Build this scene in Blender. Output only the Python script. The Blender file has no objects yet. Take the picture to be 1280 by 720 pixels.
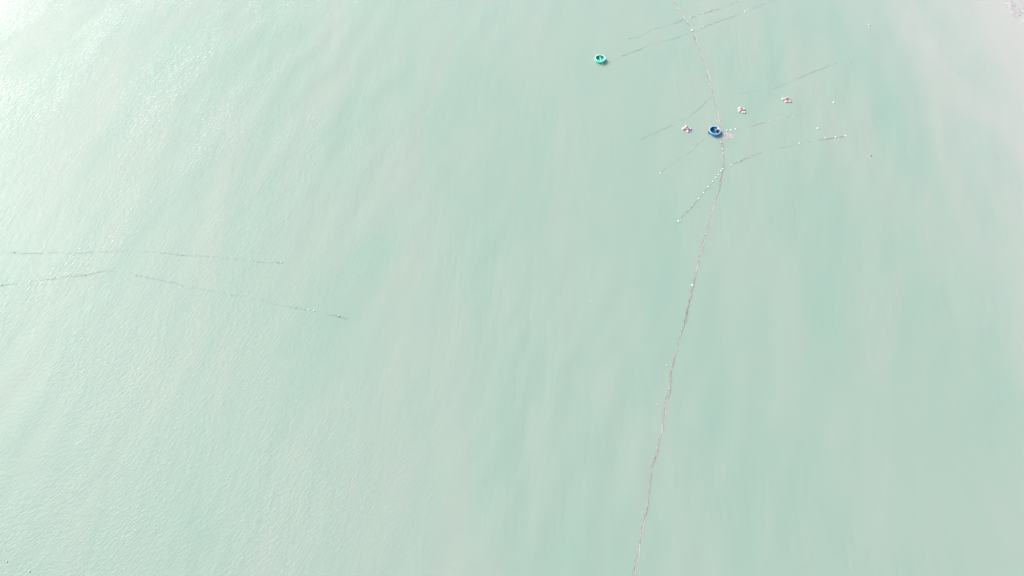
import bpy, bmesh, math, random
import numpy as np
from mathutils import Vector, Matrix

R = math.radians
S = bpy.context.scene
COL = S.collection

# ------------------------------------------------------------------ camera, sky, sun, exposure
CAM_H, PITCH, FPX = 100.0, R(60.0), 854.0          # metres above the sea, looking 60 degrees down
cam = bpy.data.cameras.new('camera')
cam.sensor_width = 36.0
cam.lens = 36.0 * FPX / 1280.0
cam.clip_end = 40000.0
camo = bpy.data.objects.new('camera', cam)
camo.location = (0, 0, CAM_H)
camo.rotation_euler = (math.pi / 2 - PITCH, 0, 0)
COL.objects.link(camo)
S.camera = camo

SUN_EL, SUN_AZ = 40, -57                        # azimuth measured clockwise from +Y
w = bpy.data.worlds.new('World')
S.world = w
w.use_nodes = True
wn = w.node_tree
sky = wn.nodes.new('ShaderNodeTexSky')
sky.sky_type = 'NISHITA'
sky.sun_disc = False
sky.sun_elevation = R(SUN_EL)
sky.sun_rotation = R(SUN_AZ)
sky.dust_density = 3.5
sky.air_density = 0.9
wn.links.new(sky.outputs[0], wn.nodes['Background'].inputs[0])
wn.nodes['Background'].inputs[1].default_value = 0.15

sl = bpy.data.lights.new('sun', 'SUN')
sl.energy = 1.5
sl.angle = R(16)
sl.color = (1.0, 0.975, 0.94)
slo = bpy.data.objects.new('sun', sl)
d = Vector((math.sin(R(SUN_AZ)) * math.cos(R(SUN_EL)), math.cos(R(SUN_AZ)) * math.cos(R(SUN_EL)), math.sin(R(SUN_EL))))
slo.rotation_euler = d.to_track_quat('Z', 'Y').to_euler()
slo.location = (-60, 60, 150)
COL.objects.link(slo)

S.view_settings.view_transform = 'Standard'
S.view_settings.look = 'None'
S.view_settings.gamma = 1.0
S.view_settings.exposure = 1.56
S.view_settings.use_curve_mapping = False
S.render.resolution_x, S.render.resolution_y = 1024, 576
S.cycles.max_bounces = 6
S.cycles.use_denoising = True
S.cycles.transparent_max_bounces = 12

# ------------------------------------------------------------------ helpers
def swell(x, y):
    """height of the low swell (metres) at a point of the sea; fades out far away"""
    x = np.asarray(x, float); y = np.asarray(y, float)
    ph = 1.3 * np.sin(x * 0.021 + 1.0) + 1.1 * np.sin(y * 0.033 + x * 0.012) + 1.2 * np.sin(y * 0.11 - x * 0.05 + 1.4) + 0.7 * np.sin(y * 0.23 + x * 0.09)
    z = 0.018 * np.sin((x * 0.985 - y * 0.17) * 2 * math.pi / 7.3 + ph)
    z = z + 0.009 * np.sin((x * 0.94 - y * 0.34) * 2 * math.pi / 4.6 - 1.6 * ph + 0.7)
    z = z + 0.009 * np.sin((x * 0.75 - y * 0.66) * 2 * math.pi / 11.0 + 0.6 * ph + 2.1)
    mod = 0.55 + 0.45 * np.sin(x * 0.06 + 0.8) * np.sin(y * 0.045 + 0.3)
    far = np.clip(1.0 - (np.hypot(x, y - 60) - 170) / 120.0, 0, 1)
    return z * mod * far

def at(px, py, z=0.0):
    """the point at height z that photograph pixel (px, py) shows"""
    X = px - 640.0
    Y = FPX * math.cos(PITCH) + (360.0 - py) * math.sin(PITCH)
    Z = -FPX * math.sin(PITCH) + (360.0 - py) * math.cos(PITCH)
    t = (z - CAM_H) / Z
    return Vector((X * t, Y * t, z))

def afloat(px, py):
    p = at(px, py)
    p.z = float(swell(p.x, p.y))
    return p

def tag(o, label=None, cat=None, group=None, kind=None):
    if label: o['label'] = label
    if cat: o['category'] = cat
    if group: o['group'] = group
    if kind: o['kind'] = kind
    return o

def empty(name, loc, rz=0.0, rx=0.0, ry=0.0):
    o = bpy.data.objects.new(name, None)
    o.empty_display_size = 0.3
    o.location = loc
    o.rotation_euler = (rx, ry, rz)
    COL.objects.link(o)
    return o

def link(name, me, mat=None, parent=None, loc=(0, 0, 0), rot=(0, 0, 0), smooth=True):
    o = bpy.data.objects.new(name, me)
    if mat and not me.materials: me.materials.append(mat)
    if smooth: me.polygons.foreach_set('use_smooth', [True] * len(me.polygons))
    o.location = loc
    o.rotation_euler = rot
    if parent: o.parent = parent
    COL.objects.link(o)
    return o

def bm_mesh(bm, name):
    bmesh.ops.recalc_face_normals(bm, faces=bm.faces)
    me = bpy.data.meshes.new(name)
    bm.to_mesh(me); bm.free()
    return me

def lathe(profile, n=24, wob=0.0, seed=0):
    """profile: list of (r, z)"""
    rnd = random.Random(seed)
    bm = bmesh.new(); rows = []
    ph = [rnd.uniform(0, 6.28) for _ in range(3)]
    for r, z in profile:
        if r < 1e-6:
            rows.append([bm.verts.new((0, 0, z))]); continue
        row = []
        for k in range(n):
            a = 2 * math.pi * k / n
            q = r * (1 + wob * (math.sin(2 * a + ph[0]) + 0.6 * math.sin(3 * a + ph[1])))
            row.append(bm.verts.new((q * math.cos(a), q * math.sin(a), z)))
        rows.append(row)
    for a, b in zip(rows[:-1], rows[1:]):
        for k in range(n):
            k2 = (k + 1) % n
            f = [a[k % len(a)], a[k2 % len(a)], b[k2 % len(b)], b[k % len(b)]]
            u = []
            for v in f:
                if v not in u: u.append(v)
            if len(u) > 2: bm.faces.new(u)
    return bm

def box_bm(sx, sy, sz, bev=0.01, seg=2):
    bm = bmesh.new()
    bmesh.ops.create_cube(bm, size=1.0)
    bmesh.ops.scale(bm, vec=(sx, sy, sz), verts=bm.verts)
    if bev: bmesh.ops.bevel(bm, geom=bm.edges[:], offset=bev, segments=seg, affect='EDGES')
    return bm

def tube_mesh(pts, radii, sides=6, name='tube'):
    pts = [Vector(p) for p in pts]
    V, F = [], []
    n = len(pts)
    for i, p in enumerate(pts):
        t = (pts[min(i + 1, n - 1)] - pts[max(i - 1, 0)]).normalized()
        ref = Vector((0, 0, 1)) if abs(t.z) < 0.9 else Vector((1, 0, 0))
        a = t.cross(ref).normalized(); b = a.cross(t)
        r = radii[i] if hasattr(radii, '__len__') else radii
        for k in range(sides):
            an = 2 * math.pi * k / sides
            V.append(p + a * (r * math.cos(an)) + b * (r * math.sin(an)))
    for i in range(n - 1):
        for k in range(sides):
            k2 = (k + 1) % sides
            F.append((i * sides + k, i * sides + k2, (i + 1) * sides + k2, (i + 1) * sides + k))
    F.append(tuple(range(sides))[::-1])
    F.append(tuple((n - 1) * sides + k for k in range(sides)))
    me = bpy.data.meshes.new(name)
    me.from_pydata(V, [], F)
    return me

def vnoise(seed):
    rnd = random.Random(seed)
    tab = [rnd.uniform(-1, 1) for _ in range(512)]
    def f(t):
        i = math.floor(t); u = t - i; u = u * u * (3 - 2 * u)
        return tab[i % 512] * (1 - u) + tab[(i + 1) % 512] * u
    return f

def curve_pts(pix, step=0.5, wig=0.10, seed=1):
    """resample a poly-line of photograph pixels lying on the sea (Catmull-Rom), with a little slack"""
    P = [at(x, y) for x, y in pix]
    P = [P[0] * 2 - P[1]] + P + [P[-1] * 2 - P[-2]]
    out = []
    for i in range(1, len(P) - 2):
        a, b, c, e = P[i - 1], P[i], P[i + 1], P[i + 2]
        m = max(2, int((c - b).length / step))
        for k in range(m):
            t = k / m
            out.append(0.5 * ((2 * b) + (c - a) * t + (2 * a - 5 * b + 4 * c - e) * t * t + (3 * b - a - 3 * c + e) * t ** 3))
    out.append(P[-2])
    n1, n2 = vnoise(seed), vnoise(seed + 50)
    s = 0.0
    res = []
    for i, p in enumerate(out):
        if i: s += (p - out[i - 1]).length
        t = (out[min(i + 1, len(out) - 1)] - out[max(i - 1, 0)]).normalized()
        nrm = Vector((-t.y, t.x, 0))
        q = p + nrm * (wig * n1(s / 2.1) + 0.5 * wig * n2(s / 0.8))
        q.z = float(swell(q.x, q.y))
        res.append((q, s))
    return res

# ------------------------------------------------------------------ materials
class NT:
    def __init__(self, name):
        self.m = bpy.data.materials.new(name); self.m.use_nodes = True
        self.t = self.m.node_tree; self.n = self.t.nodes; self.n.clear()
        self.out = self.n.new('ShaderNodeOutputMaterial')
    def node(self, typ, **kw):
        o = self.n.new('ShaderNode' + typ)
        for k, v in kw.items(): setattr(o, k, v)
        return o
    def L(self, a, b): self.t.links.new(a, b)
    def math(self, op, a, b=None, clamp=False):
        o = self.node('Math', operation=op, use_clamp=clamp)
        for i, v in enumerate((a, b)):
            if v is None: continue
            if isinstance(v, (int, float)): o.inputs[i].default_value = v
            else: self.L(v, o.inputs[i])
        return o.outputs[0]
    def noise(self, vec, scale, detail=3.0, rough=0.5, dist=0.0):
        o = self.node('TexNoise')
        o.inputs['Scale'].default_value = scale; o.inputs['Detail'].default_value = detail
        o.inputs['Roughness'].default_value = rough; o.inputs['Distortion'].default_value = dist
        self.L(vec, o.inputs['Vector'])
        return o.outputs['Fac']
    def mapping(self, vec, rot=0.0, scale=(1, 1, 1), loc=(0, 0, 0)):
        o = self.node('Mapping', vector_type='TEXTURE')      # inverse transform: rotate to the wave's axes first
        o.inputs['Rotation'].default_value = (0, 0, rot)
        o.inputs['Scale'].default_value = scale
        o.inputs['Location'].default_value = loc
        self.L(vec, o.inputs['Vector'])
        return o.outputs[0]
    def ramp(self, fac, a, b):
        o = self.node('MapRange', clamp=True)
        o.interpolation_type = 'SMOOTHSTEP'
        o.inputs[1].default_value = a; o.inputs[2].default_value = b
        self.L(fac, o.inputs[0])
        return o.outputs[0]
    def mix(self, fac, a, b):
        o = self.node('Mix', data_type='RGBA')
        for i, v in ((0, fac), (6, a), (7, b)):
            if isinstance(v, (int, float)): o.inputs[i].default_value = v
            elif isinstance(v, tuple): o.inputs[i].default_value = (*v, 1)
            else: self.L(v, o.inputs[i])
        return o.outputs[2]

def paint(name, col, rough=0.5, var=0.15, scale=6.0, dirt=None, spec=0.5, bump=0.0):
    """painted / plastic / fibre surface with worn, uneven colour"""
    col = tuple(c * 0.82 for c in col)
    t = NT(name)
    tc = t.node('TexCoord').outputs['Object']
    n1 = t.noise(tc, scale, 4, 0.6)
    dk = tuple(c * (1 - var) for c in col)
    lt = tuple(min(0.9, c * (1 + var)) for c in col)
    c = t.mix(t.ramp(n1, 0.35, 0.65), dk, lt)
    if dirt:
        n2 = t.noise(tc, scale * 2.7, 5, 0.7)
        c = t.mix(t.ramp(n2, 0.56, 0.72), c, dirt)
    p = t.node('BsdfPrincipled')
    t.L(c, p.inputs['Base Color'])
    p.inputs['Roughness'].default_value = rough
    p.inputs['Specular IOR Level'].default_value = spec
    if bump:
        b = t.node('Bump'); b.inputs['Strength'].default_value = 0.6; b.inputs['Distance'].default_value = bump
        t.L(t.noise(tc, scale * 6, 3), b.inputs['Height']); t.L(b.outputs[0], p.inputs['Normal'])
    t.L(p.outputs[0], t.out.inputs[0])
    return t.m

def make_water():
    t = NT('turbid_sea_water')
    pos = t.node('NewGeometry').outputs['Position']
    sep = t.node('SeparateXYZ'); t.L(pos, sep.inputs[0])
    # --- suspended sediment: pale jade with drifting beige-grey plumes, sandier towards the shore
    drift = t.mapping(pos, R(-10), (14, 46, 30))
    n1 = t.noise(drift, 1.0, 4, 0.55, 0.6)
    n2 = t.noise(t.mapping(pos, R(-9), (6, 18, 10)), 1.0, 3, 0.5, 0.4)
    plume = t.math('ADD', t.math('MULTIPLY', t.ramp(n1, 0.26, 0.78), 0.75), t.math('MULTIPLY', t.ramp(n2, 0.3, 0.75), 0.25))
    n3 = t.noise(pos, 0.012, 3, 0.5, 0.3)
    c = t.mix(plume, WATER_A, WATER_B)
    c = t.mix(t.math('MULTIPLY', t.ramp(n3, 0.4, 0.7), 0.35), c, WATER_C)
    edge = t.math('ADD', sep.outputs['X'], t.math('MULTIPLY', t.math('SUBTRACT', n1, 0.5), 26.0))
    shore = t.math('MULTIPLY', t.ramp(edge, 62, 124), 0.85)
    c = t.mix(shore, c, WATER_S)
    dif = t.node('BsdfDiffuse'); t.L(c, dif.inputs['Color'])
    # --- wind ripples: short crests running away to the right, patchy
    rot = R(-44)
    v1 = t.mapping(pos, rot, (0.29, 0.85, 1.0))
    r1 = t.math('MULTIPLY', t.math('POWER', t.noise(v1, 1.0, 2, 0.5, 0.25), 2.0), 1.1)       # sharper crests, flat troughs
    v2 = t.mapping(pos, R(-38), (0.8, 1.9, 2.0))
    r2 = t.noise(v2, 1.0, 2, 0.5, 0.5)
    v3 = t.mapping(pos, R(-60), (0.20, 0.5, 0.5))
    r3 = t.noise(v3, 1.0, 2, 0.6, 0.4)
    wind = t.noise(t.mapping(pos, R(-30), (16, 34, 20)), 1.0, 3, 0.55, 0.5)
    amp = t.math('ADD', t.math('MULTIPLY', t.ramp(wind, 0.34, 0.68), 0.7), 0.5)
    # the breeze dies away towards the shore on the right
    lee = t.math('SUBTRACT', 1.0, t.math('MULTIPLY', t.ramp(t.math('ADD', sep.outputs['X'], t.math('MULTIPLY', t.math('SUBTRACT', wind, 0.5), 90.0)), -55, 25), 0.55))
    amp = t.math('MULTIPLY', amp, lee)
    h = t.math('ADD', t.math('MULTIPLY', r1, RIP[0]), t.math('ADD', t.math('MULTIPLY', r2, RIP[1]), t.math('MULTIPLY', r3, RIP[2])))
    h = t.math('MULTIPLY', h, amp)
    low = t.noise(t.mapping(pos, R(-4), (1.5, 6.0, 5.0)), 1.0, 2, 0.45, 0.5)       # low wavelets running in to the shore
    patch = t.ramp(t.noise(pos, 0.03, 2, 0.5, 0.4), 0.30, 0.62)
    band = t.math('MULTIPLY', t.math('MULTIPLY', low, 0.19), patch)
    hd = t.math('ADD', t.math('MULTIPLY', h, 0.35), band)
    h = t.math('ADD', h, t.math('MULTIPLY', band, 0.12))
    b = t.node('Bump'); b.inputs['Strength'].default_value = 1.0; b.inputs['Distance'].default_value = 1.0
    t.L(h, b.inputs['Height'])
    gl = t.node('BsdfGlossy'); gl.inputs['Roughness'].default_value = WATER_ROUGH
    gl.inputs['Color'].default_value = (1, 1, 1, 1)
    t.L(b.outputs[0], gl.inputs['Normal'])
    g2 = t.node('BsdfGlossy'); g2.inputs['Roughness'].default_value = RIPPLE_ROUGH     # the smooth faces of the ripples
    t.L(b.outputs[0], g2.inputs['Normal'])
    gm = t.node('MixShader'); gm.inputs[0].default_value = RIPPLE_PART
    t.L(gl.outputs[0], gm.inputs[1]); t.L(g2.outputs[0], gm.inputs[2])
    # light that enters is scattered back by the silt; the ripples shade that only slightly
    b2 = t.node('Bump'); b2.inputs['Strength'].default_value = 0.26; b2.inputs['Distance'].default_value = 1.0
    t.L(hd, b2.inputs['Height']); t.L(b2.outputs[0], dif.inputs['Normal'])
    fr = t.node('Fresnel'); fr.inputs['IOR'].default_value = 1.34
    t.L(b.outputs[0], fr.inputs['Normal'])
    mx = t.node('MixShader')
    t.L(fr.outputs[0], mx.inputs[0]); t.L(dif.outputs[0], mx.inputs[1]); t.L(gm.outputs[0], mx.inputs[2])
    t.L(mx.outputs[0], t.out.inputs[0])
    return t.m

WATER_A = (0.146, 0.220, 0.169)
WATER_B = (0.190, 0.225, 0.181)
WATER_C = (0.172, 0.230, 0.184)
WATER_S = (0.265, 0.255, 0.226)
RIPPLE_ROUGH, RIPPLE_PART = 0.36, 0.25
WATER_ROUGH = 0.76
RIP = (0.13, 0.04, 0.035)

def make_netting(name, col, lo, hi, amax):
    """fine netting, too fine to tell its threads apart: patchy see-through weave"""
    t = NT(name)
    pos = t.node('NewGeometry').outputs['Position']
    n = t.noise(pos, 0.9, 4, 0.65)
    n2 = t.noise(pos, 9.0, 2, 0.6)
    c = t.mix(t.ramp(n2, 0.3, 0.7), tuple(x * 0.8 for x in col), tuple(min(.8, x * 1.15) for x in col))
    df = t.node('BsdfDiffuse'); t.L(c, df.inputs[0])
    tr = t.node('BsdfTransparent')
    a = t.math('MULTIPLY', t.ramp(n, lo, hi), amax)
    a = t.math('MULTIPLY', a, t.math('ADD', t.math('MULTIPLY', t.ramp(n2, 0.25, 0.6), 0.5), 0.5))
    mx = t.node('MixShader'); t.L(a, mx.inputs[0]); t.L(tr.outputs[0], mx.inputs[1]); t.L(df.outputs[0], mx.inputs[2])
    t.L(mx.outputs[0], t.out.inputs[0])
    return t.m

def make_sand():
    t = NT('wet_sand')
    pos = t.node('NewGeometry').outputs['Position']
    n = t.noise(pos, 0.08, 6, 0.65)
    c = t.mix(t.ramp(n, 0.3, 0.7), (0.36, 0.30, 0.23), (0.45, 0.39, 0.31))
    p = t.node('BsdfPrincipled'); t.L(c, p.inputs['Base Color']); p.inputs['Roughness'].default_value = 0.8
    b = t.node('Bump'); b.inputs['Distance'].default_value = 0.05
    t.L(t.noise(pos, 1.2, 5), b.inputs['Height']); t.L(b.outputs[0], p.inputs['Normal'])
    t.L(p.outputs[0], t.out.inputs[0])
    return t.m

M = dict(
    water=make_water(), foam=make_netting('sandy_foam', (0.41, 0.375, 0.365), 0.28, 0.62, 0.62), sand=make_sand(),
    white=paint('weathered_white_float', (0.80, 0.80, 0.77), 0.55, 0.06, 9, (0.55, 0.55, 0.45)),
    pinkwhite=paint('pinkish_white_drum', (0.70, 0.57, 0.53), 0.55, 0.07, 5, (0.55, 0.45, 0.42)),
    dullwhite=paint('weedy_white_float', (0.52, 0.56, 0.50), 0.6, 0.12, 9, (0.30, 0.33, 0.22)),
    cream=paint('cream_float', (0.72, 0.66, 0.38), 0.55, 0.1, 9, (0.45, 0.40, 0.2)),
    weed=paint('weed_grown_cork', (0.17, 0.175, 0.15), 0.8, 0.25, 9),
    dark=paint('dark_float', (0.045, 0.05, 0.045), 0.6, 0.2, 9),
    rope=paint('weed_grown_rope', (0.29, 0.295, 0.262), 0.9, 0.3, 1.5, (0.16, 0.165, 0.145)),
    taupe=paint('sun_bleached_rope', (0.36, 0.29, 0.225), 0.9, 0.35, 1.0, (0.16, 0.14, 0.12)),
    pale=paint('pale_rope', (0.62, 0.56, 0.52), 0.9, 0.15, 2.0, (0.3, 0.25, 0.22)),
    net=make_netting('pinkish_netting', (0.29, 0.245, 0.215), 0.34, 0.66, 0.45),
    netfaint=make_netting('grey_green_netting', (0.15, 0.165, 0.145), 0.38, 0.70, 0.11),
    netpile=make_netting('pale_netting', (0.42, 0.38, 0.355), 0.2, 0.6, 0.62),
    green=paint('green_hull_paint', (0.08, 0.80, 0.40), 0.35, 0.12, 3, (0.05, 0.30, 0.2)),
    greenin=paint('green_inside_paint', (0.035, 0.40, 0.28), 0.6, 0.18, 4, (0.02, 0.25, 0.18), 0.15),
    greenrim=paint('pale_green_rim_paint', (0.42, 0.92, 0.72), 0.4, 0.08, 5),
    blue=paint('blue_hull_paint', (0.05, 0.30, 0.46), 0.35, 0.12, 3, (0.05, 0.2, 0.3)),
    bluein=paint('blue_inside_paint', (0.014, 0.13, 0.20), 0.6, 0.18, 4, (0.01, 0.08, 0.12), 0.15),
    bluerim=paint('pale_blue_rim_paint', (0.26, 0.48, 0.68), 0.4, 0.08, 5),
    thwartb=paint('lilac_white_plank', (0.13, 0.21, 0.38), 0.6, 0.12, 5),
    thwartg=paint('aqua_plank', (0.22, 0.58, 0.50), 0.6, 0.12, 5),
    rubber=paint('black_rubber', (0.03, 0.028, 0.026), 0.7, 0.2, 5),
    pink=paint('faded_pink_plastic', (0.46, 0.255, 0.28), 0.55, 0.15, 6),
    rose=paint('faded_rose_plastic', (0.47, 0.25, 0.28), 0.55, 0.15, 6),
    salmon=paint('faded_salmon_plastic', (0.52, 0.33, 0.265), 0.55, 0.15, 6),
    skin=paint('skin', (0.34, 0.19, 0.12), 0.5, 0.08, 9),
    navy=paint('navy_cloth', (0.016, 0.028, 0.09), 0.9, 0.2, 12),
    straw=paint('pale_straw_hat', (0.62, 0.60, 0.56), 0.8, 0.08, 20),
    hair=paint('dark_hair', (0.015, 0.012, 0.01), 0.6, 0.2, 20),
    wood=paint('weathered_wood', (0.26, 0.19, 0.13), 0.8, 0.2, 8),
)

# ------------------------------------------------------------------ the setting: sea, beach, foam
def graded(lo, hi, step, far_lo, far_hi):
    a = list(np.arange(lo, hi + 1e-6, step))
    s = step; x = a[-1]
    while x < far_hi: s *= 1.35; x += s; a.append(x)
    s = step; x = a[0]; pre = []
    while x > far_lo: s *= 1.35; x -= s; pre.append(x)
    return np.array(pre[::-1] + a)

gx = graded(-150, 150, 0.75, -9000, 9000)
gy = graded(-25, 190, 0.75, -6000, 12000)
XX, YY = np.meshgrid(gx, gy)
ZZ = swell(XX, YY)
nx, ny = len(gx), len(gy)
me = bpy.data.meshes.new('sea')
me.vertices.add(nx * ny)
me.vertices.foreach_set('co', np.stack([XX, YY, ZZ], -1).astype(np.float32).ravel())
idx = np.arange(nx * ny).reshape(ny, nx)
q = np.stack([idx[:-1, :-1], idx[:-1, 1:], idx[1:, 1:], idx[1:, :-1]], -1).reshape(-1, 4)
me.loops.add(q.size)
me.loops.foreach_set('vertex_index', q.ravel().astype(np.int32))
me.polygons.add(len(q))
me.polygons.foreach_set('loop_start', (np.arange(len(q)) * 4).astype(np.int32))
me.update(calc_edges=True)
sea = link('sea', me, M['water'])
tag(sea, kind='structure')

SHORE = 110.5
# beach rising out of the water just right of the picture, then flat land
bx = [SHORE + v for v in (1.0, 4.0, 7.0, 11.0, 16.0, 24.0, 40.0, 80.0, 400.0, 9000.0)]
bz = [-0.35, -0.1, 0.12, 0.45, 0.9, 1.5, 2.0, 2.3, 2.6, 2.6]
by = list(np.arange(-400, 901, 4.0)); by = [-6000.0, -2000.0] + by + [3000.0, 12000.0]
nb = vnoise(77)
V = []; F = []
for y in by:
    sh = 1.8 * nb(y / 31.0) + 0.9 * nb(y / 11.0 + 90)
    for x, z in zip(bx, bz): V.append((x + (sh if x < SHORE + 100 else 0), y, z))
k = len(bx)
for j in range(len(by) - 1):
    for i in range(k - 1): F.append((j * k + i, j * k + i + 1, (j + 1) * k + i + 1, (j + 1) * k + i))
me = bpy.data.meshes.new('beach'); me.from_pydata(V, [], F)
tag(link('beach', me, M['sand']), kind='structure')

# lacy foam of the shore break
def fbm2(seed):
    rnd = np.random.RandomState(seed)
    tab = rnd.rand(256, 256)
    def one(x, y):
        i = np.floor(x).astype(int); j = np.floor(y).astype(int)
        u = x - i; v = y - j; u = u * u * (3 - 2 * u); v = v * v * (3 - 2 * v)
        g = lambda a, b: tab[a % 256, b % 256]
        return (g(i, j) * (1 - u) + g(i + 1, j) * u) * (1 - v) + (g(i, j + 1) * (1 - u) + g(i + 1, j + 1) * u) * v
    return lambda x, y: (one(x, y) + 0.5 * one(2.1 * x + 7, 2.1 * y + 3) + 0.25 * one(4.3 * x + 1, 4.3 * y + 9)) / 1.75
fb = fbm2(5)
fx = np.arange(SHORE - 3, SHORE + 9, 0.22); fy = np.arange(20, 290, 0.22)
FX, FY = np.meshgrid(fx, fy)
dens = fb(FX / 0.8, FY / 1.5)
front = SHORE + 2.4 * (fb(FY * 0 + 3.3, FY / 9.0) - 0.5) * 2
prof = np.clip((FX - front) / 0.9, -1, 1) * np.clip((SHORE + 8.5 - FX) / 4.0, 0, 1)
val = dens + 0.30 * prof - 0.10
FZ = swell(FX, FY) + 0.015 + np.clip(val - 0.5, 0, 1) * 0.45
keep = (val > 0.5)
m, n = FX.shape
idx = np.arange(m * n).reshape(m, n)
kk = keep[:-1, :-1] & keep[:-1, 1:] & keep[1:, 1:] & keep[1:, :-1]
qs = np.stack([idx[:-1, :-1], idx[:-1, 1:], idx[1:, 1:], idx[1:, :-1]], -1)[kk]
used, inv = np.unique(qs.ravel(), return_inverse=True)
co = np.stack([FX.ravel()[used], FY.ravel()[used], FZ.ravel()[used]], -1)
me = bpy.data.meshes.new('surf_foam')
me.from_pydata(co.tolist(), [], inv.reshape(-1, 4).tolist())
foam = link('surf_foam', me, M['foam'])
tag(foam, 'pinkish white surf foam breaking in the top right corner', 'foam', kind='stuff')

# ------------------------------------------------------------------ round basket boats
def coracle(name, px, py, rad, hull, inner, rim, tilt=(0, 0), rz=0.0, seed=1):
    """px, py: photograph pixel of the rim's centre"""
    FB = 0.64
    c = at(px, py, FB)
    root = empty(name, (c.x, c.y, float(swell(c.x, c.y))), rz, tilt[0], tilt[1])
    s = rad / 1.06
    prof = [(0, -0.24), (0.35, -0.235), (0.62, -0.20), (0.82, -0.10), (0.93, 0.06), (1.0, 0.26), (1.045, 0.46), (1.055, FB),
            (1.005, FB), (0.995, 0.46)]
    o = link('hull', bm_mesh(lathe([(r * s, z) for r, z in prof], 48, 0.008, seed), 'hull'), hull, root)
    prof = [(0.997, FB - 0.02), (0.985, 0.44), (0.955, 0.28), (0.89, 0.16), (0.78, 0.09), (0.55, 0.065), (0, 0.06)]
    link('inner_skin', bm_mesh(lathe([(r * s, z) for r, z in prof], 48, 0.008, seed), 'inner_skin'), inner, root)
    prof = [(1.00 + 0.082 * math.cos(a), FB + 0.045 * math.sin(a)) for a in [2 * math.pi * k / 10 for k in range(11)]]
    link('rim', bm_mesh(lathe([(r * s, z) for r, z in prof], 48, 0.008, seed), 'rim'), rim, root)
    # cane lashings round the rim, and bent ribs inside
    lash = bm_mesh(lathe([(0.062 + 0.012 * math.cos(a), 0.03 * math.sin(a)) for a in [2 * math.pi * k / 6 for k in range(7)]], 8), 'lashing')
    lash.materials.append(rim)
    for k2 in range(16):
        a = 2 * math.pi * (k2 + 0.3) / 16
        link('lashing', lash, None, root, (1.0 * s * math.cos(a), 1.0 * s * math.sin(a), FB), (R(90), 0, a + R(90) - R(90)))
    for k2 in range(8):
        a = math.pi * 2 * k2 / 8 + 0.2
        pts = [(r * s * math.cos(a), r * s * math.sin(a), z) for r, z in [(0.15, 0.07), (0.54, 0.075), (0.76, 0.10), (0.87, 0.17), (0.935, 0.28), (0.965, 0.50)]]
        link('rib', tube_mesh(pts, 0.02, 5, 'rib'), inner, root)
    return root

def plank(name, parent, a, b, z, width, mat, thick=0.035):
    a = Vector((a[0], a[1], z)); b = Vector((b[0], b[1], z))
    dd = b - a
    return link(name, bm_mesh(box_bm(dd.length, width, thick, 0.008, 1), name), mat, parent, (a + b) / 2, (0, 0, math.atan2(dd.y, dd.x)), smooth=False)

g = coracle('basket_boat', 750.2, 72.7, 1.06, M['green'], M['greenin'], M['greenrim'], (R(-1.5), R(1.0)), 0.0, 3)
tag(g, 'round green basket boat, empty, with pale rim and crossed planks', 'boat', 'round basket boats')
plank('thwart', g, (0.08, -0.90), (0.02, 0.90), 0.42, 0.20, M['thwartg'])
plank('half_thwart', g, (0.165, -0.08), (0.92, -0.06), 0.425, 0.17, M['thwartg'])
for yy in (-0.28, -0.07, 0.14, 0.35):
    plank('floorboard', g, (-0.55, yy), (-0.02, yy), 0.10, 0.17, M['greenin'])

BTX, BTY = R(-1.0), R(3.0)
bb = coracle('basket_boat', 893.5, 162.9, 1.10, M['blue'], M['bluein'], M['bluerim'], (BTX, BTY), 0.0, 8)
tag(bb, 'round blue basket boat with a person aboard, beside the main net', 'boat', 'round basket boats')
plank('thwart', bb, (0.30, -0.88), (0.17, 0.90), 0.41, 0.18, M['thwartb'])
plank('side_bench', bb, (0.34, 0.50), (0.80, 0.50), 0.415, 0.34, M['thwartb'])
for yy in (-0.30, -0.09, 0.12, 0.33):
    plank('floorboard', bb, (-0.60, yy), (0.0, yy), 0.10, 0.17, M['bluein'])
# dark tyre hung over the left side as a fender
ty = bm_mesh(lathe([(0.17 + 0.075 * math.cos(a), 0.07 * math.sin(a)) for a in [2 * math.pi * k / 8 for k in range(9)]], 18), 'fender')
link('fender', ty, M['rubber'], bb, (-1.125, -0.12, 0.24), (0, R(82), R(6)))
link('fender_rope', tube_mesh([(-1.10, -0.12, 0.32), (-1.13, -0.12, 0.45), (-1.10, -0.12, 0.57), (-1.0, -0.12, 0.58)], 0.015, 5, 'fender_rope'), M['rope'], bb)

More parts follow.
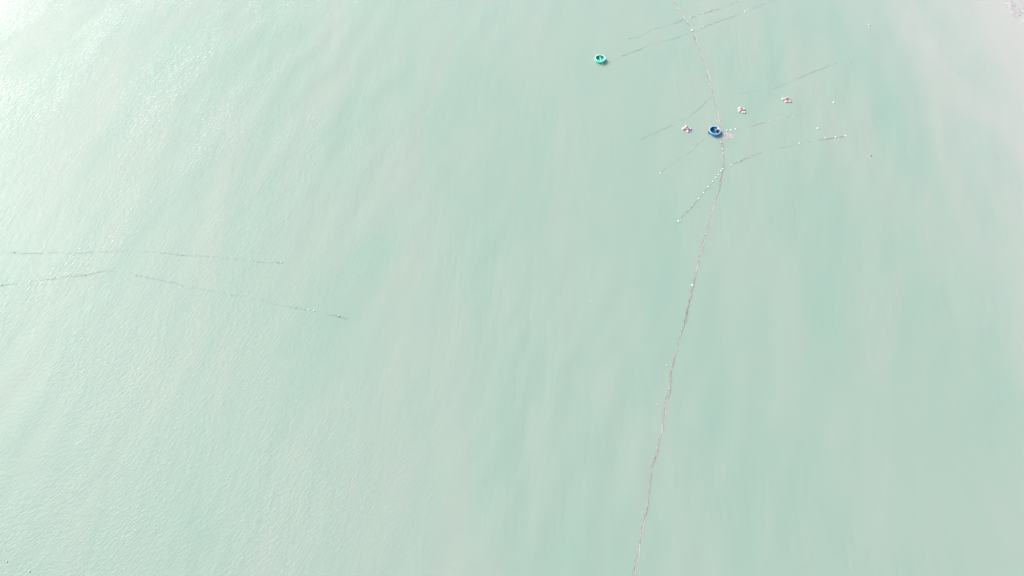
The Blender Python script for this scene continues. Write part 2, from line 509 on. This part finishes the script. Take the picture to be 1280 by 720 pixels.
# ------------------------------------------------------------------ the person in the blue boat
def make_person(parent_boat, off):
    # joints, x forward, y left, z up, origin at the seat; radii in metres
    J = {}; E = []
    def j(n, p, r, to=None):
        J[n] = (Vector(p), r)
        if to: E.append((to, n))
    j('pelvis', (0, 0, 0.11), 0.145)
    j('waist', (0.04, 0, 0.26), 0.125, 'pelvis'); j('chest', (0.13, 0, 0.45), 0.145, 'waist')
    j('collar', (0.19, 0, 0.57), 0.085, 'chest'); j('neck', (0.215, 0, 0.63), 0.05, 'collar')
    j('head', (0.245, 0, 0.70), 0.072, 'neck'); j('skull', (0.25, 0, 0.79), 0.092, 'head'); j('crown', (0.245, 0, 0.85), 0.07, 'skull')
    for s, sd in ((1, 'l'), (-1, 'r')):
        j('hip' + sd, (0.05, 0.10 * s, 0.09), 0.09, 'pelvis')
        j('knee' + sd, (0.44, 0.16 * s, 0.12), 0.06, 'hip' + sd)
        j('calf' + sd, (0.47, 0.165 * s, -0.06), 0.055, 'knee' + sd)
        j('ankle' + sd, (0.46, 0.17 * s, -0.30), 0.038, 'calf' + sd)
        j('heel' + sd, (0.47, 0.17 * s, -0.335), 0.036, 'ankle' + sd)
        j('toe' + sd, (0.63, 0.18 * s, -0.345), 0.028, 'heel' + sd)
        j('sh' + sd, (0.18, 0.19 * s, 0.53), 0.062, 'chest')
        j('elb' + sd, (0.34, 0.25 * s, 0.33), 0.043, 'sh' + sd)
        j('wri' + sd, (0.56, 0.19 * s, 0.36), 0.029, 'elb' + sd)
        j('palm' + sd, (0.63, 0.18 * s, 0.355), 0.034, 'wri' + sd)
        for q, (dy, ln) in enumerate(((0.028, .060), (0.010, .070), (-0.010, .066), (-0.028, .052))):
            b = (0.665, (0.18 + dy) * s, 0.35)
            j('f%d%s' % (q, sd), (b[0] + 0.02, b[1], b[2]), 0.009, 'palm' + sd)
            j('g%d%s' % (q, sd), (b[0] + ln * 0.75, b[1], b[2] - 0.018), 0.0085, 'f%d%s' % (q, sd))
            j('h%d%s' % (q, sd), (b[0] + ln * 0.8, b[1], b[2] - 0.045), 0.0075, 'g%d%s' % (q, sd))
        j('t1' + sd, (0.635, 0.14 * s, 0.345), 0.010, 'palm' + sd)
        j('t2' + sd, (0.675, 0.125 * s, 0.325), 0.009, 't1' + sd)
    names = list(J)
    me = bpy.data.meshes.new('person_skeleton')
    me.from_pydata([J[n][0] for n in names], [(names.index(a), names.index(b)) for a, b in E], [])
    o = bpy.data.objects.new('person_skeleton', me); COL.objects.link(o)
    md = o.modifiers.new('skin', 'SKIN')
    if not me.skin_vertices: me.skin_vertices.new()
    for i, n in enumerate(names):
        r = J[n][1]; me.skin_vertices[0].data[i].radius = (r, r)
        me.skin_vertices[0].data[i].use_root = (n == 'pelvis')
    md.use_smooth_shade = True
    sb = o.modifiers.new('sub', 'SUBSURF'); sb.levels = 1; sb.render_levels = 1
    dg = bpy.context.evaluated_depsgraph_get()
    body = bpy.data.meshes.new_from_object(o.evaluated_get(dg))
    bpy.data.objects.remove(o)
    body.name = 'body'
    body.materials.clear()
    for mm in ('skin', 'navy'): body.materials.append(M[mm])
    for p in body.polygons:
        c = p.center
        bare = c.z > 0.60 or (c.z < -0.24) or (c.x > 0.46 and c.z > 0.24) 
        p.material_index = 0 if bare else 1
    root = empty('person', (0, 0, 0))
    link('body', body, None, root)
    # face: nose, eyes, ears, hair under a wide conical hat
    nose = box_bm(0.03, 0.026, 0.045, 0.011, 2)
    link('nose', bm_mesh(nose, 'nose'), M['skin'], root, (0.342, 0, 0.765), (0, R(-15), 0))
    for s in (1, -1):
        link('eye', bm_mesh(lathe([(0, -.013), (.011, -.008), (.013, 0), (.011, .008), (0, .013)], 10), 'eye'), M['hair'], root, (0.328, 0.033 * s, 0.79))
        link('ear', bm_mesh(box_bm(0.035, 0.016, 0.06, 0.007, 2), 'ear'), M['skin'], root, (0.245, 0.092 * s, 0.78), (0, 0, R(12) * s))
    link('mouth', bm_mesh(box_bm(0.012, 0.045, 0.011, 0.004, 1), 'mouth'), M['rose'], root, (0.325, 0, 0.728))
    link('hair', bm_mesh(lathe([(0.10, -0.03), (0.104, 0.02), (0.092, 0.07), (0.055, 0.105), (0, 0.115)], 16, 0.02), 'hair'), M['hair'], root, (0.232, 0, 0.80))
    hat = lathe([(0.225, 0.0), (0.16, 0.055), (0.085, 0.115), (0.0, 0.175), ], 22)
    hat2 = lathe([(0.225, 0.0), (0.218, -0.006), (0.155, 0.045), (0.08, 0.10), (0.0, 0.155)], 22)
    hm = bm_mesh(hat, 'hat'); bm = bmesh.new(); bm.from_mesh(hm)
    h2 = bm_mesh(hat2, 'hat_under'); bm.from_mesh(h2)
    link('hat', bm_mesh(bm, 'hat'), M['straw'], root, (0.25, 0, 0.845), (0, R(10), 0))
    # seat the figure on the boat's plank
    mw = Matrix.Translation(parent_boat.location) @ parent_boat.rotation_euler.to_matrix().to_4x4()
    root.location = mw @ Vector(off)
    root.rotation_euler = (BTX, BTY, R(-14))
    tag(root, 'person in navy clothes and pale wide hat sitting in the blue round boat', 'person')
    return root
make_person(bb, (0.22, -0.14, 0.43))

# ------------------------------------------------------------------ floats
def float_mesh(d):
    """moulded net float: fat barrel with a rope groove and two pierced ends"""
    r = d / 2
    prof = [(0, -0.58), (0.16, -0.58), (0.20, -0.50), (0.55, -0.42), (0.85, -0.26), (0.98, -0.10), (0.94, -0.03), (0.94, 0.03),
            (0.98, 0.10), (0.85, 0.26), (0.55, 0.42), (0.20, 0.50), (0.16, 0.58), (0, 0.58)]
    return lathe([(a * r, b * 2 * r) for a, b in prof], 12)
FM = {}
def float_obj(name, px, py, d, matk, parent=None, ang=0.0, sink=0.0):
    key = (round(d, 2), matk)
    if key not in FM:
        m = bm_mesh(float_mesh(d), 'float'); m.materials.append(M[matk]); FM[key] = m
    p = at(px, py)
    z = float(swell(p.x, p.y))
    loc = Vector((p.x, p.y, z + d * 0.22 - sink))
    if parent: loc = loc - parent.location
    o = link(name, FM[key], None, parent, loc, (R(90), 0, ang))
    if parent: o.scale = (0.78, 0.78, 0.78)
    return o

# ------------------------------------------------------------------ net lines
def net_line(label, pix, mat, r0, floats=(), seed=1, bias=0.0, wig=0.12, netw=0.34, netmat=None, vary=1.0, extra=None, group='float lines and net ropes'):
    P = curve_pts(pix, 0.45, wig, seed)
    o0 = P[len(P) // 2][0].copy()
    root = empty('net_line', o0)
    tag(root, label, 'net line', group)
    n1, n2, n3 = vnoise(seed + 7), vnoise(seed + 19), vnoise(seed + 31)
    pts, rad = [], []
    for p, s in P:
        lift = 0.011 + 0.6 * bias + 0.72 * vary * (0.045 * n1(s / 3.4) + 0.03 * n2(s / 1.1) + 0.02 * n3(s / 0.5 + 9))
        lift = max(-0.12, min(0.05, lift))
        rr = r0 * (1 + 0.4 * n3(s / 2.3) + (0.9 if n2(s / 0.45 + 70) > 0.72 else 0.0))      # knots and weed
        pts.append(p - o0 + Vector((0, 0, lift))); rad.append(max(0.012, rr))
    link('rope', tube_mesh(pts, rad, 6, 'rope'), mat, root)
    if netw:
        V, F = [], []
        for i, (p, s) in enumerate(P):
            t = (P[min(i + 1, len(P) - 1)][0] - P[max(i - 1, 0)][0]).normalized()
            nr = Vector((-t.y, t.x, 0))
            wv = netw * (0.75 + 0.55 * n2(s / 4.0 + 40))
            sh = 0.10 * n1(s / 5.0 + 30)
            for u in (-0.5, 0.0, 0.5):
                a = p + nr * (wv * u + sh)
                V.append(a - o0 + Vector((0, 0, 0.022 + (0.012 if u == 0 else 0))))
        for i in range(len(P) - 1):
            for k in (0, 1): F.append((i * 3 + k, i * 3 + k + 1, i * 3 + k + 4, i * 3 + k + 3))
        m = bpy.data.meshes.new('netting'); m.from_pydata(V, [], F)
        link('netting', m, netmat or M['netfaint'], root)
    rnd = random.Random(seed)
    for f in floats:
        px, py, d, mk = f
        float_obj('float', px, py, d, mk, root, rnd.uniform(0, 3.1), 0.02 if mk == 'dullwhite' else 0.0)
    return root

main = [(786, 752), (793.1, 717.6), (799, 678.7), (804.9, 649), (810.8, 618.5), (815.5, 587.8), (820.3, 564.2), (828.5, 524.6),
        (834.4, 493.9), (840.3, 463.2), (845, 440.8), (849.7, 420), (855.2, 401), (860.6, 377.5), (865.6, 357), (870.9, 335),
        (875, 318), (882, 292), (889.4, 263), (894.3, 248.3), (899.6, 230.8), (904.6, 211), (905.6, 203), (903.3, 190.8),
        (901.6, 178), (900.8, 169), (899.4, 158), (897.5, 150), (895, 137.5), (892.3, 123), (889.5, 110), (885.8, 96.4), (877, 71),
        (870.5, 53), (865.5, 38.5), (859, 27.8), (854.5, 21), (846.7, 10), (840, 0), (826, -22)]
ml = net_line('long pinkish brown net line running the whole height of the picture', main, M['taupe'], 0.027,
              [(865.6, 356.8, 0.34, 'white'), (855.4, 401.5, 0.20, 'weed'), (860.6, 377.5, 0.16, 'weed'), (865.2, 38.2, 0.46, 'white'),
               (854.4, 21, 0.22, 'dullwhite'), (901.5, 177.8, 0.24, 'white'), (903.0, 186, 0.20, 'white'), (903.7, 191.2, 0.22, 'white'),
               (882.3, 292, 0.2, 'cream'), (895.6, 143, 0.16, 'white'), (901.3, 164.5, 0.30, 'white'), (800.2, 673, 0.14, 'weed')],
              seed=11, bias=0.020, wig=0.18, netw=0.42, netmat=M['net'], vary=1.25)
# small corks threaded along it at uneven gaps
rk = random.Random(17)
for i in range(len(main) - 1):
    (x0, y0), (x1, y1) = main[i], main[i + 1]
    for q2 in range(rk.choice((0, 1, 1, 2))):
        u = rk.random()
        float_obj('float', x0 + (x1 - x0) * u + rk.uniform(-0.5, 0.5), y0 + (y1 - y0) * u, rk.choice((0.12, 0.14, 0.16)), rk.choice(('dullwhite', 'dark', 'cream', 'weed')), ml, rk.uniform(0, 3), 0.02)
# a second, paler head rope lies beside the first
P2 = curve_pts([(x + 0.9, y) for x, y in main], 0.45, 0.10, 23)
nA = vnoise(61)
link('rope', tube_mesh([p - ml.location + Vector((0, 0, max(-0.1, 0.0 + 0.05 * nA(s / 5.0) - 0.012))) for p, s in P2], 0.022, 6, 'rope'), M['pale'], ml)

net_line('float line from the green boat across the top to the upper edge',
         [(757.5, 78.5), (764, 76), (771, 73.9), (780, 69.4), (800, 61.7), (824.4, 52.8), (842, 48.3), (856.7, 42.6), (866, 40), (879, 34),
          (889, 30), (904.4, 25), (919.4, 19.4), (931, 14.4), (944.4, 10.5), (952.8, 6), (966.7, 1), (990, -9)], M['rope'], 0.0125,
         [(870, 36.8, 0.22, 'dullwhite'), (873.5, 35.5, 0.2, 'dullwhite'), (879, 34, 0.24, 'white'), (931, 14.4, 0.26, 'white'), (935.2, 12.2, 0.22, 'dullwhite'),
          (800, 61.6, 0.2, 'weed'), (780, 69.4, 0.18, 'weed'), (919.4, 19.6, 0.18, 'weed')], seed=21, bias=0.012)
net_line('faint float line crossing just above the green boat\'s line',
         [(785, 47.5), (800, 45.6), (816, 36.8), (832, 32.5), (844, 29), (850, 26), (857, 23.3), (863, 22), (879, 17), (893, 12.5), (905, 9), (922, 2), (945, -7)],
         M['rope'], 0.0125, [(785, 47.2, 0.27, 'dullwhite'), (862.8, 22, 0.3, 'white'), (879, 17, 0.26, 'dullwhite'), (885.4, 14, 0.26, 'dullwhite'), (893.5, 12, 0.24, 'dullwhite'),
                           (816.5, 36.6, 0.2, 'dullwhite'), (844.3, 28.8, 0.18, 'weed'), (925, 1.5, 0.2, 'dullwhite')], seed=31, bias=-0.014)
net_line('thin sagging line above the two right-hand rafts',
         [(913, 116), (928.7, 116.7), (944, 113.6), (957, 111.5), (970, 109.3), (988.9, 101.5), (1004, 95), (1013, 91.2), (1035, 83.5), (1046, 78.5)],
         M['rope'], 0.0125, [(944.2, 113.6, 0.16, 'weed'), (1004, 95, 0.15, 'weed')], seed=44, bias=-0.008, vary=1.2)
net_line('faint dark line leading left from the main net above the leftmost raft',
         [(890, 119.5), (886, 124), (881, 129), (875, 134.5), (868.8, 140), (855, 149), (840.6, 156), (820, 165.5), (802.5, 173.5)],
         M['rope'], 0.0125, [(802.4, 173.7, 0.2, 'weed'), (840.6, 156, 0.24, 'dullwhite')], seed=52, bias=-0.022)
net_line('faint line ending at a white float, below left of the blue boat',
         [(884, 170), (876, 177), (865, 186), (855, 196), (841, 204.5), (832, 211), (825.6, 217)],
         M['rope'], 0.0125, [(825.8, 217, 0.3, 'white')], seed=63, bias=-0.022)
net_line('short row of white floats and rope right of the blue boat',
         [(902, 166), (908.5, 163.6), (913.5, 162.9), (919.3, 161.6), (930, 159.5), (944, 156.5), (957, 153), (970, 148.5), (980, 146.7), (992, 144), (1005, 142)],
         M['pale'], 0.02, [(908.4, 163.4, 0.36, 'white'), (913.6, 162.7, 0.30, 'white'), (919.3, 161.5, 0.30, 'white')], seed=71, bias=-0.015)
net_line('dotted line of dark and white floats right of the main net',
         [(906, 207), (914, 205.9), (924, 202), (933.5, 198), (944, 194), (952.4, 191.8), (959.7, 189.8), (968, 187.3), (980, 184.5), (991, 182),
          (999, 179.6), (1012, 177.2), (1024.4, 175), (1031, 173.6), (1039, 172.8), (1044.4, 171.9), (1051, 171.1), (1056.7, 170.2)],
         M['rope'], 0.0125, [(914, 206, 0.24, 'dullwhite'), (924, 202, 0.24, 'dullwhite'), (933.5, 198, 0.22, 'dullwhite'), (944, 194, 0.22, 'dullwhite'), (999, 179.3, 0.26, 'white'),
                           (1012, 177, 0.2, 'weed'), (1024.5, 175, 0.2, 'weed'), (1031.2, 172.8, 0.24, 'white'), (1033, 174, 0.2, 'weed'), (1038, 172.9, 0.22, 'weed'),
                           (1040.6, 172.6, 0.2, 'weed'), (1044.4, 171.4, 0.28, 'white'), (1051, 171, 0.2, 'weed'), (1056.7, 170, 0.26, 'white')], seed=82, bias=-0.008, vary=1.2)
net_line('diagonal string of white floats branching left off the main net',
         [(905, 209), (901.5, 214), (895, 222), (888.5, 230), (879.4, 241.3), (873.3, 248.8), (865.8, 257.7), (856.5, 267.4), (848, 277), (843, 281)],
         M['rope'], 0.0125, [(903.8, 211, .30, 'white'), (901.5, 213.8, .30, 'white'), (897.9, 218.8, .28, 'white'), (895, 221.9, .28, 'white'), (890.9, 227, .26, 'white'),
                            (888.5, 230, .22, 'dullwhite'), (885.3, 233.8, .30, 'white'), (879.4, 241.3, .26, 'white'), (876.5, 244, .2, 'dullwhite'), (873.3, 248.5, .3, 'white'),
                            (865.8, 257.5, .24, 'dullwhite'), (861.5, 261.6, .26, 'dullwhite'), (856.5, 267.1, .2, 'dullwhite'), (850.6, 275, .22, 'dullwhite'), (848, 276.9, .36, 'white')],
         seed=93, bias=-0.004)
net_line('upper of the two dark lines on the left, ending at a lone float',
         [(-14, 315), (10, 316), (18, 316), (25.6, 316.7), (60, 316.5), (100, 315.5), (151, 313.6), (170, 313.6), (186.7, 315.4), (201, 316.7), (227.8, 319), (264.4, 321.4),
          (289, 323.6), (311, 326.2), (330, 327.6), (343.6, 328.2), (353.5, 328.5)],
         M['rope'], 0.0125, [(264.4, 320.8, .2, 'white'), (227.8, 319, .18, 'weed'), (201, 316.7, .16, 'weed'), (351, 327.4, .2, 'white'), (346.5, 328.2, .18, 'weed'), (353.2, 328.6, .16, 'weed'),
                            (18, 316, .2, 'weed')], seed=104, bias=-0.010, vary=1.3)
net_line('lower, longer dark line on the left with small floats near its tip',
         [(-12, 360), (3.3, 356.7), (30, 353), (60, 349), (79, 346), (104.4, 344), (125, 340), (147, 339), (161, 342), (170.6, 344.4), (192, 347.8), (210, 352), (231, 357), (247.8, 360.4),
          (274, 365.6), (293.6, 370), (309, 371.5), (327, 376), (345, 380.8), (370, 384.8), (386.3, 387.6), (399, 390), (413.4, 393.8), (425, 396.6), (436, 398.6)],
         M['rope'], 0.0125, [(370, 384.6, .2, 'weed'), (381.6, 387, .16, 'weed'), (386.3, 387.3, .24, 'white'), (392.5, 388.6, .24, 'white'), (399, 389.7, .18, 'dullwhite'),
                            (423.3, 394.9, .24, 'cream'), (424.6, 396.2, .16, 'weed'), (287.6, 370.6, .18, 'white'), (3.3, 356.6, .18, 'weed'), (69, 347.2, .16, 'weed'), (107, 343.8, .2, 'weed'),
                            (170.6, 344.4, .16, 'weed')], seed=117, bias=-0.006, vary=1.2)

# net gathered in a pale heap beside the blue boat
hp = afloat(909.3, 170.2)
rnd = random.Random(4)
hb = fbm2(12)
bm = bmesh.new(); rows = []
NR, NA = 12, 40
for i in range(NR + 1):
    row = []
    for k2 in range(NA):
        a = 2 * math.pi * k2 / NA
        rr = (i / NR)
        rad = (1.0 + 0.16 * math.sin(2 * a + 0.5) + 0.10 * math.sin(3 * a + 1.7) + 0.06 * math.sin(5 * a))
        x, y = 1.2 * rr * rad * math.cos(a), 1.05 * rr * rad * math.sin(a)
        hgt = 0.05 * (1 - rr ** 2) + 0.10 * float(hb(np.array(x * 2.2 + 20), np.array(y * 2.2 + 20)) - 0.35) * (1 - rr ** 4) + 0.012
        row.append(bm.verts.new((x, y, hgt)))
    rows.append(row)
for a, b in zip(rows[:-1], rows[1:]):
    for k2 in range(NA): bm.faces.new((a[k2], a[(k2 + 1) % NA], b[(k2 + 1) % NA], b[k2]))
bmesh.ops.remove_doubles(bm, verts=bm.verts, dist=1e-4)
tag(link('net_heap', bm_mesh(bm, 'net_heap'), M['netpile'], None, hp),
    'pale pinkish heap of loose net floating right beside the blue boat', 'fishing net')

# ------------------------------------------------------------------ small rafts of floats round a pink crate
def drum_mesh(L, d):
    r = d / 2; h = L / 2
    prof = [(0, -h), (0.45 * r, -h), (0.8 * r, -h + 0.15 * r), (r, -h + 0.45 * r), (r, -0.06), (0.93 * r, -0.04), (0.93 * r, 0.04), (r, 0.06),
            (r, h - 0.45 * r), (0.8 * r, h - 0.15 * r), (0.45 * r, h), (0, h)]
    return bm_mesh(lathe(prof, 16), 'drum_float')

def raft(px, py, drums, crate, cmat, label):
    p = afloat(px, py)
    root = empty('float_raft', p)
    tag(root, label, 'float raft', 'float rafts')
    for (x, y, L, d, a) in drums:
        link('drum_float', drum_mesh(L, d), M['pinkwhite'], root, (x, y, d * 0.28), (R(90), 0, R(90 + a)))
    cx, cy, sx, sy, ca = crate
    cr = link('crate', bm_mesh(box_bm(sx, sy, 0.10, 0.02, 1), 'crate'), cmat, root, (cx, cy, 0.16), (0, 0, R(ca)), smooth=False)
    for (ox, oy, lx, ly) in ((0, sy / 2, sx, 0.035), (0, -sy / 2, sx, 0.035), (sx / 2, 0, 0.035, sy), (-sx / 2, 0, 0.035, sy)):
        for zz in (0.09, 0.19, 0.29):
            link('side_slat', bm_mesh(box_bm(lx + 0.02, ly + 0.02, 0.06, 0.008, 1), 'side_slat'), cmat, cr, (ox, oy, zz), smooth=False)
    for (x, y, L, d, a) in drums:
        v = Vector((x - cx, y - cy, 0)); Ln = v.length
        link('frame_bar', bm_mesh(box_bm(Ln, 0.07, 0.05, 0.012, 1), 'frame_bar'), cmat, root, ((x + cx) / 2, (y + cy) / 2, d * 0.78 + 0.005), (0, 0, math.atan2(v.y, v.x)), smooth=False)
    return root

raft(858.2, 161.6, [(-0.10, 0.50, 0.52, 0.42, 75), (-0.60, 0.02, 0.55, 0.44, 10), (0.56, 0.0, 0.55, 0.44, -8), (0.14, -0.58, 0.5, 0.42, 100)],
     (0, 0, 0.62, 0.54, 38), M['pink'], 'diamond-shaped raft of four white floats round a pink crate, left of the blue boat')
raft(926.8, 138.4, [(-0.38, 0.50, 0.5, 0.40, 15), (-0.46, -0.18, 0.42, 0.42, 80), (0.48, 0.32, 0.48, 0.38, -30), (0.26, -0.50, 0.78, 0.40, -12)],
     (-0.02, 0.05, 0.55, 0.5, 8), M['salmon'], 'salmon and white float raft, the one nearest above right of the blue boat')
raft(983.2, 125.4, [(-0.60, 0.24, 0.66, 0.42, -4), (0.14, 0.52, 0.5, 0.36, 10), (-0.18, -0.46, 0.58, 0.42, 4), (0.50, -0.42, 0.52, 0.40, -3)],
     (0.05, 0.04, 0.82, 0.44, -6), M['rose'], 'rose and white float raft farthest right of the three rafts')

# ------------------------------------------------------------------ loose floats
def loose(px, py, d, mk, label, group='loose single floats'):
    o = float_obj('fishing_float', px, py, d * 0.9, mk, None, (px * 0.37) % 3.0)
    tag(o, label, 'float', group)
    return o
loose(753.5, 80.6, 0.36, 'cream', 'cream float against the lower side of the green boat')
loose(1041.8, 128.4, 0.32, 'white', 'small white float alone right of the rose raft')
loose(1022, 160.6, 0.32, 'white', 'small white float alone just above the dotted float line')
loose(833.7, 456.8, 0.22, 'dullwhite', 'tiny whitish float alone left of the long net line\'s lower half')
loose(822, 505.7, 0.18, 'dullwhite', 'faint greenish float alone left of the long net line, lowest there')
loose(738.3, 376.8, 0.18, 'dullwhite', 'faint pale float alone near the middle of the picture')
loose(36.8, 714, 0.25, 'dullwhite', 'small whitish float at the bottom left edge, nearer the middle of the two')
loose(8.8, 702, 0.23, 'dullwhite', 'small whitish float in the bottom left corner, nearest the left edge')

def marker(px, py, label, d, head, skirt, sx, sy, ox, oy):
    """a small marker buoy trailing a scrap of pale net at the surface"""
    p = afloat(px, py)
    root = empty('marker_buoy', p)
    tag(root, label, 'buoy', 'marker buoys near the shore')
    float_obj('float', px, py, d, head, root, 0.5)
    bm = lathe([(1.0, 0.012), (0.7, 0.03), (0.35, 0.045), (0, 0.05)], 18, 0.08, int(px))
    bmesh.ops.scale(bm, vec=(sx, sy, 1), verts=bm.verts)
    link('net_scrap', bm_mesh(bm, 'net_scrap'), skirt, root, (ox, oy, 0))
    return root
marker(1088.6, 195.2, 'dark buoy with a pale patch of net beside it, right of the dotted float line', 0.26, 'dark', M['netpile'], 0.34, 0.38, -0.28, -0.22)
marker(1063.3, 77.3, 'small dark buoy at the right end of the sagging line', 0.2, 'dark', M['netpile'], 0.2, 0.45, -0.12, -0.2)
marker(1086.2, 31.0, 'whitish buoy with pale net below it, nearest the top right foam', 0.34, 'dullwhite', M['netpile'], 0.28, 0.75, -0.05, -0.6)
